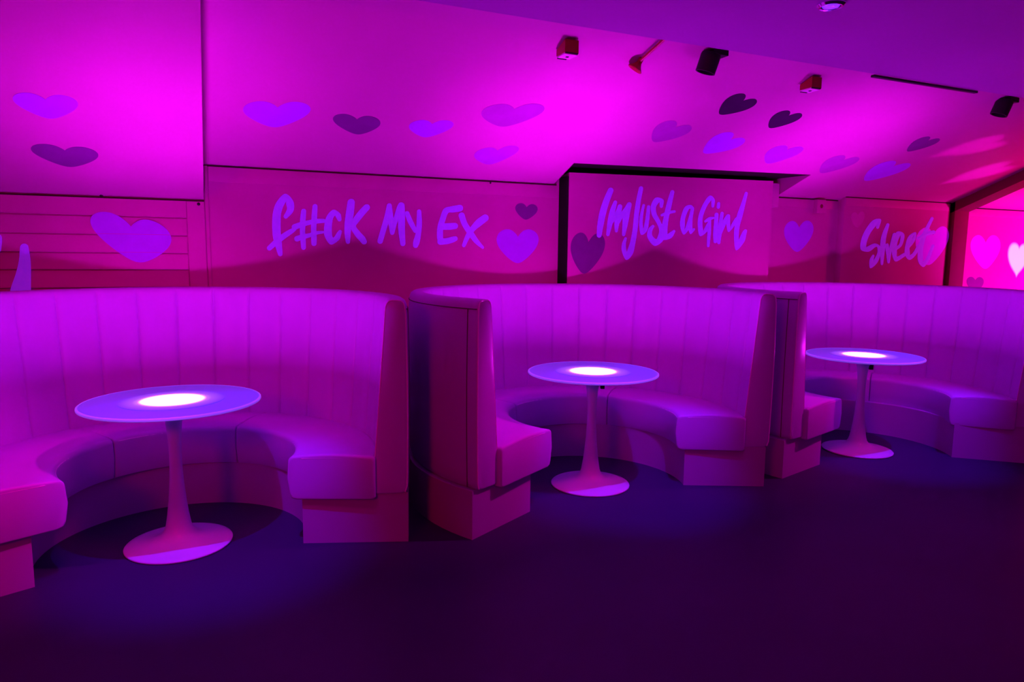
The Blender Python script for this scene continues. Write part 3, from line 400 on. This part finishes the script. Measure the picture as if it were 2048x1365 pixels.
# ------------------------------------------------------------------ tables
def pedestal_table(c, label, first=None):
    if first is None:
        o = thing('pedestal_table', label, 'table', (c[0], c[1], 0), 'illuminated round tables')
        tt = link('tabletop', lathe([(0, .722), (.39, .722), (.404, .725), (.407, .731), (.407, .736), (.402, .7395), (.39, .740), (0, .740)], 96), M['tabletop'], o)
        link('edge_trim', lathe([(.4065, .7270), (.4105, .7285), (.4115, .7325), (.4105, .7375), (.4065, .7405), (.4015, .7412), (.4015, .7395), (.4072, .7360), (.4075, .7310), (.4065, .7270)], 96), M['tablerim'], tt)
        d = link('light_panel', lathe([(0, .0003), (LED_R, .0003), (LED_R, -.0012), (0, -.0012)], 64), M['led'], tt)
        d.location.z = .7415
        link('stem', lathe([(0, .723), (.052, .723), (.050, .708), (.0425, .66), (.0355, .60), (.0305, .54), (.0285, .47), (.0300, .39), (.0345, .31), (.0415, .23), (.0500, .16), (.0590, .105), (.0680, .078), (.085, .056), (.115, .042), (.115, .02), (0, .02)], 64), M['stem'], o, ang=60)
        link('base', lathe([(0, 0), (.246, 0), (.2505, .003), (.2515, .008), (.248, .012), (.22, .0165), (.18, .023), (.14, .033), (.112, .0435), (.095, .051), (0, .051)], 96), M['stem'], o, ang=60)
        return o
    o = first.copy(); C.objects.link(o); o.location = (c[0], c[1], 0); o['label'] = label
    for ch in list(first.children):
        k = ch.copy(); C.objects.link(k); k.parent = o
        for g in list(ch.children):
            q = g.copy(); C.objects.link(q); q.parent = k
    return o
TB = [(-.138, 3.780), (2.261, 3.795), (4.585, 3.720)]
t0 = pedestal_table(TB[0], 'round table with glowing white centre inside the left booth, nearest and largest')
ts = [t0, pedestal_table(TB[1], 'round table with glowing white centre inside the middle booth', t0), pedestal_table(TB[2], 'round table with glowing white centre inside the right booth, smallest', t0)]
for t in ts[1:]:
    k = link('lamp_switch', box((.050, -.013, .628), (.076, .013, .688), .004), M['black'], t)
    k.rotation_euler.z = R(-24)
    k = link('switch_bracket', box((.036, -.007, .66), (.056, .007, .70), .003), M['stem'], t)
    k.rotation_euler.z = R(-24)

# ------------------------------------------------------------------ hearts and lettering
D = json.loads(DATA)
def heart_outline(n=6):
    half = [(0, .27), (.05, .36), (.14, .455), (.25, .492), (.36, .46), (.45, .375), (.498, .25), (.495, .11), (.445, -.04), (.355, -.19), (.24, -.335), (.12, -.45), (.045, -.492), (0, -.5)]
    out = []
    for i in range(len(half)-1):
        p0, p1, p2, p3 = half[max(0, i-1)], half[i], half[i+1], half[min(len(half)-1, i+2)]
        for k in range(n):
            t = k/n
            out.append(tuple(.5*((2*q)+(r-p)*t+(2*p-5*q+4*r-s)*t*t+(3*q-p-3*r+s)*t**3) for p, q, r, s in zip(p0, p1, p2, p3)))
    out.append(half[-1])
    return out + [(-x, y) for x, y in reversed(out[1:-1])]
HO = heart_outline()
def plane_pt(pl, a, b, h):
    if pl in ('s1', 's2'):
        z0 = Z1 if pl == 's1' else Z2
        sn = math.sin(R(22))
        return (a, NW-b*cs-h*sn, z0+b*sn-h*cs)
    return (a, pl-h, b)
HL = {
 'H1': ('bright', 'bright violet heart on the lower left ceiling, above the dark heart'),
 'H2': ('mid', 'dark purple heart on the lower left ceiling, below the bright one'),
 'W1': ('bright', 'wide violet heart painted across the louvred boards on the left'),
 'H3': ('bright', 'largest bright violet heart on the slope, nearest the ceiling step on its left'),
 'H4': ('mid', 'dark purple heart on the slope between two bright violet hearts'),
 'H5': ('bright', 'small bright violet heart on the slope between the dark heart and the mid purple pair'),
 'H6': ('faint', 'mid purple heart on the slope, upper of the pair left of the dormer'),
 'H7': ('purple', 'mid purple heart on the slope, lower of the pair left of the dormer'),
 'H8': ('faint', 'faint purple heart on the slope directly above the painted board'),
 'H9': ('dark', 'near-black heart on the slope, left of the two darkest hearts'),
 'H10': ('dark', 'near-black heart on the slope, right of the two darkest hearts'),
 'H11': ('bright', 'bright violet heart on the slope below the left near-black heart'),
 'H12': ('bright', 'bright violet heart on the slope below the right near-black heart'),
 'H13': ('faint', 'faint purple heart on the slope just right of the dormer cheek'),
 'H14': ('bright', 'long violet heart low on the slope above the Sweet lettering'),
 'H15': ('mid', 'small dark heart at the right of the slope overlaid by a pink light patch'),
 'W2': ('mid', 'tiny dark purple heart on the wall above the bright heart beside EX'),
 'W3': ('bright', 'bright violet heart on the wall right of the word EX'),
 'W4': ('mid', 'big dark purple heart at the lower left of the painted board'),
 'W5': ('bright', 'violet heart on the wall bay just right of the painted board'),
 'W6': ('faintwall', 'very faint purple heart at upper left of the Sweet bay'),
 'W7': ('pinkbright', 'large violet heart behind the last letter of Sweet'),
 'W8': ('magenta', 'large magenta heart on the bright wall beyond the dark red post'),
 'W9': ('mid', 'dark heart low on the bright wall, half hidden by the right booth'),
}
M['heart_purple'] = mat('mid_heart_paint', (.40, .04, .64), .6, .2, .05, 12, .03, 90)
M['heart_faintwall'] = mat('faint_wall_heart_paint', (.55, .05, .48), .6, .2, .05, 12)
M['heart_pinkbright'] = mat('pink_violet_heart_paint', (.6, .05, .92), .6, .2, .05, 12, emit=(.2, 0, .5), estr=.5)  # emission added to keep the heart violet under the red light
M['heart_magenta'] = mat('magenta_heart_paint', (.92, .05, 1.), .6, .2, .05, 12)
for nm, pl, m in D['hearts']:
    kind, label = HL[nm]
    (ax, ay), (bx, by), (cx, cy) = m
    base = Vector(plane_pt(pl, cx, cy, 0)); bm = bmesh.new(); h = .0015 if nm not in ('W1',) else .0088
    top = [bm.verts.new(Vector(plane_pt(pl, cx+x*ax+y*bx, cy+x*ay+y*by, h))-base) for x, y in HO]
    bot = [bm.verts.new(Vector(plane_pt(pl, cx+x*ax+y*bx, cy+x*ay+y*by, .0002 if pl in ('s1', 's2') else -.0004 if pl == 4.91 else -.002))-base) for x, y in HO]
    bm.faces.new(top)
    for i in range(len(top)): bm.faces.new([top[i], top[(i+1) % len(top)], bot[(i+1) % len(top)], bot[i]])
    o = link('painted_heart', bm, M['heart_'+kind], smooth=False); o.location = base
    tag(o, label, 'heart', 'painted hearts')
def catmull(P, n=7):
    out = []
    for i in range(len(P)-1):
        p0, p1, p2, p3 = P[max(0, i-1)], P[i], P[i+1], P[min(len(P)-1, i+2)]
        for k in range(n):
            t = k/n
            out.append([.5*((2*b)+(c-a)*t+(2*a-5*b+4*c-d)*t*t+(3*b-a-3*c+d)*t**3) for a, b, c, d in zip(p0, p1, p2, p3)])
    out.append(list(P[-1])); return out
def add_stroke(bm, st, pl, h, org):
    P = catmull(st)
    def v(a, b, hh): return bm.verts.new(Vector(plane_pt(pl, a, b, hh))-org)
    Lf, Rt, Md = [], [], []
    def half(p, s):
        # rounded cap: half ellipse from one side to the other
        cx, cy = (p[0]+p[2])/2, (p[1]+p[3])/2; hx, hy = (p[0]-p[2])/2, (p[1]-p[3])/2; fx, fy = p[4]*s, p[5]*s
        return [(cx+hx*math.cos(t)+fx*math.sin(t), cy+hy*math.cos(t)+fy*math.sin(t)) for t in [PI*k/8 for k in range(1, 8)]]
    for p in P:
        Lf.append(v(p[0], p[1], h)); Rt.append(v(p[2], p[3], h)); Md.append(v((p[0]+p[2])/2, (p[1]+p[3])/2, h+.0012))
    for i in range(len(P)-1):
        bm.faces.new([Lf[i], Lf[i+1], Md[i+1], Md[i]]); bm.faces.new([Md[i], Md[i+1], Rt[i+1], Rt[i]])
    for p, s, l, r, m in ((P[0], -1, Lf[0], Rt[0], Md[0]), (P[-1], 1, Lf[-1], Rt[-1], Md[-1])):
        cap = [l]+[v(a, b, h) for a, b in half(p, s)]+[r]
        for a, b in zip(cap, cap[1:]): bm.faces.new([m, a, b])
WD = [('violet brush lettering reading f#ck My Ex on the wall above the left booth', (1.2, NW, 1.6)),
      ('violet brush lettering reading Im Just a Girl on the proud board', (3.7, 4.91, 1.6)),
      ('violet brush lettering reading Sweet on the bay beside the dark red post', (6.4, 4.97, 1.6)),
      ('cropped violet brush strokes on the louvred boards at the far left edge', (-1.0, NW, 1.4))]
WO = [thing('wall_lettering', l, 'lettering', p, 'brush lettering') for l, p in WD]
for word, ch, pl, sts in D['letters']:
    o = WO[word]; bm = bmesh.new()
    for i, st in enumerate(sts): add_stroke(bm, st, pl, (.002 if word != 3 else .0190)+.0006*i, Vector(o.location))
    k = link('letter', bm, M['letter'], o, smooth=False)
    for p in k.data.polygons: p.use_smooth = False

# ------------------------------------------------------------------ small fittings
sn = math.sin(R(22))
def slope_frame(s, d):
    # matrix: x along the wall, y up the slope, z out of the ceiling into the room
    x = Vector((1, 0, 0)); y = Vector((0, -cs, sn)); z = Vector((0, -sn, -cs))
    m = Matrix((x, y, z)).transposed().to_4x4(); m.translation = plane_pt('s2', s, d, 0); return m
def alarm(s, d, label):
    o = thing('alarm_beacon', label, 'alarm', plane_pt('s2', s, d, 0), 'alarm beacons on the slope')
    # small box hanging plumb from the slope, white sounder plate underneath
    bm = bmesh.new(); w = .042
    rows = [[(x, -.05, .010), (x, -.05, -.058), (x, .05, -.058), (x, .05, -.025)] for x in (-w, w)]
    sweep(rows, bm); link('housing', bm, M['red'], o, smooth=False)
    bm = bmesh.new(); add_box(bm, (-w*.94, -.044, -.067), (w*.94, .05, -.057), .002); link('sounder_plate', bm, M['white'], o, smooth=False)
    link('test_button', box((-.008, -.006, -.0705), (.008, .010, -.066), .002), M['black'], o, smooth=False)
    link('seal', box((-w*.94, -.0512, -.0625), (w*.94, -.0435, -.0565), .001), M['black'], o, smooth=False)
    link('seal', box((-w*.9, .043, -.071), (w*.45, .051, -.066), .001), M['black'], o, smooth=False)
    return o
alarm(1.905, 1.60, 'red alarm box with white underside on the slope, left of the red pipe')
alarm(3.707, 1.60, 'red alarm box with white underside on the slope, between the two black spotlights')
o = thing('sprinkler_pipe', 'thin red sprinkler pipe with flared head running up the slope to the flat ceiling', 'sprinkler', plane_pt('s2', 2.39, 1.56, .022))
a = Vector(plane_pt('s2', 2.39, 1.58, .022)); e = Vector(plane_pt('s2', 2.43, 1.87, .022)); org = Vector(o.location)
link('pipe', tube([a-org, e-org], .0095), M['red'], o)
bm = lathe([(0, .045), (.013, .045), (.016, .016), (.026, -.002), (.046, -.024), (.043, -.029), (.014, -.012), (0, -.012)], 24)
k = link('sprinkler_head', bm, M['red'], o); k.rotation_euler = (R(20), R(28), 0); k.location = (0, .012, -.012)
link('bracket', tube([(0, -.008, .0), (0.0, -.008, .03)], .006), M['red'], o)
def spot(s, d, label, tilt):
    p = Vector(plane_pt('s2', s, d, .0)); o = thing('spotlight', label, 'spotlight', p, 'black spotlights')
    r, L = .058, .112
    k = link('housing', lathe([(0, .0), (r*.9, 0), (r, -.006), (r, -L), (r*.86, -L), (r*.82, -L+.03), (0, -L+.03)], 40), M['black'], o)
    k.rotation_euler = tilt; k.location = (0, .0, -.012)
    link('bracket', box((-.02, -.05, -.03), (.085, .03, .004), .003), M['black'], o, smooth=False)
    return o
spot(2.80, 1.72, 'black cylinder spotlight on the slope, left one near the red pipe', (R(12), R(12), 0))
spot(5.55, 1.71, 'black cylinder spotlight on the slope, right one near the frame edge', (R(12), R(14), 0))
o = thing('downlight', 'round chrome downlight in the flat ceiling, cut by the top edge', 'light', (2.672, 2.475, ZS))
link('ring', lathe([(.062, 0), (.062, -.010), (.052, -.020), (.042, -.018), (.038, -.004), (.038, 0)], 40), M['chrome'], o)
k = link('lamp', lathe([(0, -.016), (.018, -.017), (.030, -.012), (.036, -.004), (.036, 0), (0, 0)], 32), M['lens'], o)
k.location = (0, 0, -.004)
o = thing('wall_box', 'small pink wall box with round hole beside the violet heart', 'wall box', (5.43, NW, 1.95))
link('case', rel(box((5.375, 4.985, 1.882), (5.485, NW, 2.012), .004), o), M['frame'], o, smooth=False)
bm = lathe([(0, .002), (.017, .002), (.019, 0), (.019, -.004), (0, -.004)], 24)
k = link('round_hole', bm, M['beam'], o); k.rotation_euler = (R(90), 0, 0); k.location = (0, -.0555, .0)
for s, z, y, lb in ((-.52, 1.80, .012, 'tiny dark screw hook on the rail above the left heart'), (.024, 1.768, .016, 'tiny dark screw hook at the corner by the ceiling step'), (2.056, 2.003, .006, 'tiny dark screw hook under the slope above the bright wall heart')):
    o = thing('screw_hook', lb, 'hook', (s, NW-y, z), 'screw hooks')
    bm = lathe([(0, 0), (.010, 0), (.010, -.004), (.004, -.006), (.004, -.016), (0, -.017)], 16)
    k = link('hook_body', bm, M['black'], o); k.rotation_euler = (R(-90), 0, 0); k.location = (0, .001, 0)

# ------------------------------------------------------------------ lights
def lamp(name, kind, loc, energy, col, target=None, **k):
    l = bpy.data.lights.new(name, kind); l.energy = energy; l.color = col
    for a, v in k.items(): setattr(l, a, v)
    o = bpy.data.objects.new(name, l); C.objects.link(o); o.location = loc
    if target is not None:
        o.rotation_euler = (Vector(target)-Vector(loc)).to_track_quat('-Z', 'Y').to_euler()
    return o
def gobo(l, size, soft):
    # heart-shaped cut-out in the projector gate
    l.use_nodes = True; nt = l.node_tree; em = nt.nodes['Emission']
    tc = nt.nodes.new('ShaderNodeTexCoord'); sp = nt.nodes.new('ShaderNodeSeparateXYZ'); nt.links.new(tc.outputs['Normal'], sp.inputs[0])
    def mth(op, a, b=None):
        n = nt.nodes.new('ShaderNodeMath'); n.operation = op
        for i, v in enumerate((a, b)):
            if v is None: continue
            if isinstance(v, (int, float)): n.inputs[i].default_value = v
            else: nt.links.new(v, n.inputs[i])
        return n.outputs[0]
    z = mth('MULTIPLY', mth('ABSOLUTE', sp.outputs['Z']), size)
    x = mth('DIVIDE', sp.outputs['X'], z); y = mth('DIVIDE', sp.outputs['Y'], z)
    yy = mth('SUBTRACT', mth('MULTIPLY', y, 1.15), mth('MULTIPLY', mth('SQRT', mth('ABSOLUTE', x)), .75))
    r2 = mth('ADD', mth('MULTIPLY', x, x), mth('MULTIPLY', yy, yy))
    mr = nt.nodes.new('ShaderNodeMapRange'); mr.interpolation_type = 'SMOOTHSTEP'
    mr.inputs['From Min'].default_value = 1+soft; mr.inputs['From Max'].default_value = 1-soft
    nt.links.new(r2, mr.inputs['Value']); nt.links.new(mr.outputs['Result'], em.inputs['Strength'])
for i, (x, y) in enumerate(TB):
    lamp('table_spot', 'SPOT', (x+.06, 2.69, 2.59), 225, (.12, .012, 1), (x+.15, y-.22, .1), spot_size=R(37), spot_blend=.8, shadow_soft_size=.012)
    lamp('seat_fill', 'SPOT', (x, 2.35, 2.59), 150, (1, 0, .36), (x, y+.62, .6), spot_size=R(66), spot_blend=.8, shadow_soft_size=.25)  # added pink fill for the low backs, no fixture known here
    lamp('left_seat_fill', 'SPOT', (x+.95, 2.6, 2.59), 190, (1, 0, .55), (x-.78, y-.1, .5), spot_size=R(34), spot_blend=.9, shadow_soft_size=.04)  # added magenta fill that brightens the left seats
    lamp('table_uplight', 'SPOT', (x, y, .76), (80, 140, 125)[i], (.85, 0, 1), (x-.05, y+.52, 2.29), spot_size=R(74), spot_blend=1., shadow_soft_size=.12)
lamp('room_fill', 'AREA', (-2.2, -.6, 2.4), 52, (1, 0, .05), (2.2, 5, .6), shape='DISK', size=.8)
lamp('front_fill', 'AREA', (3., -2.0, 2.3), 15, (1, 0, .75), (3.0, 4, .3), shape='RECTANGLE', size=5, size_y=.8)
lamp('red_wash', 'AREA', (9.6, 2.6, 1.0), 40, (1, 0, .28), (8.4, 5, 1.9), shape='DISK', size=.5, spread=R(100))
lamp('red_slope_fill', 'SPOT', (8.7, 2.3, 1.0), 220, (1, 0, .16), (7.4, 3.7, 2.5), spot_size=R(60), spot_blend=1., shadow_soft_size=.15)  # added to redden the slope at the right, source unseen
lamp('far_wall_fill', 'SPOT', (9.3, 3.4, .9), 240, (1, 0, .95), (8.5, 5.04, 1.5), spot_size=R(66), spot_blend=.6, shadow_soft_size=.1)  # added spot to brighten the wall beyond the post, source unseen
for tgt, pw, col, sz, soft in ((plane_pt('s2', 6.05, 1.02, 0), 420, (1, 0, .8), .035, .6), (plane_pt('s2', 6.75, .62, 0), 420, (1, 0, .9), .04, .6), ((8.60, 5.04, 1.42), 3000, (1, .85, 1), .05, .25)):
    gobo(lamp('heart_projector', 'SPOT', (9.4, 1.6, .95), pw*2, col, tgt, spot_size=R(24), spot_blend=.2, shadow_soft_size=.01).data, sz, soft)

w = bpy.data.worlds.new('world'); sc.world = w; w.use_nodes = True
w.node_tree.nodes['Background'].inputs['Color'].default_value = (.02, 0, .02, 1)
w.node_tree.nodes['Background'].inputs['Strength'].default_value = .02
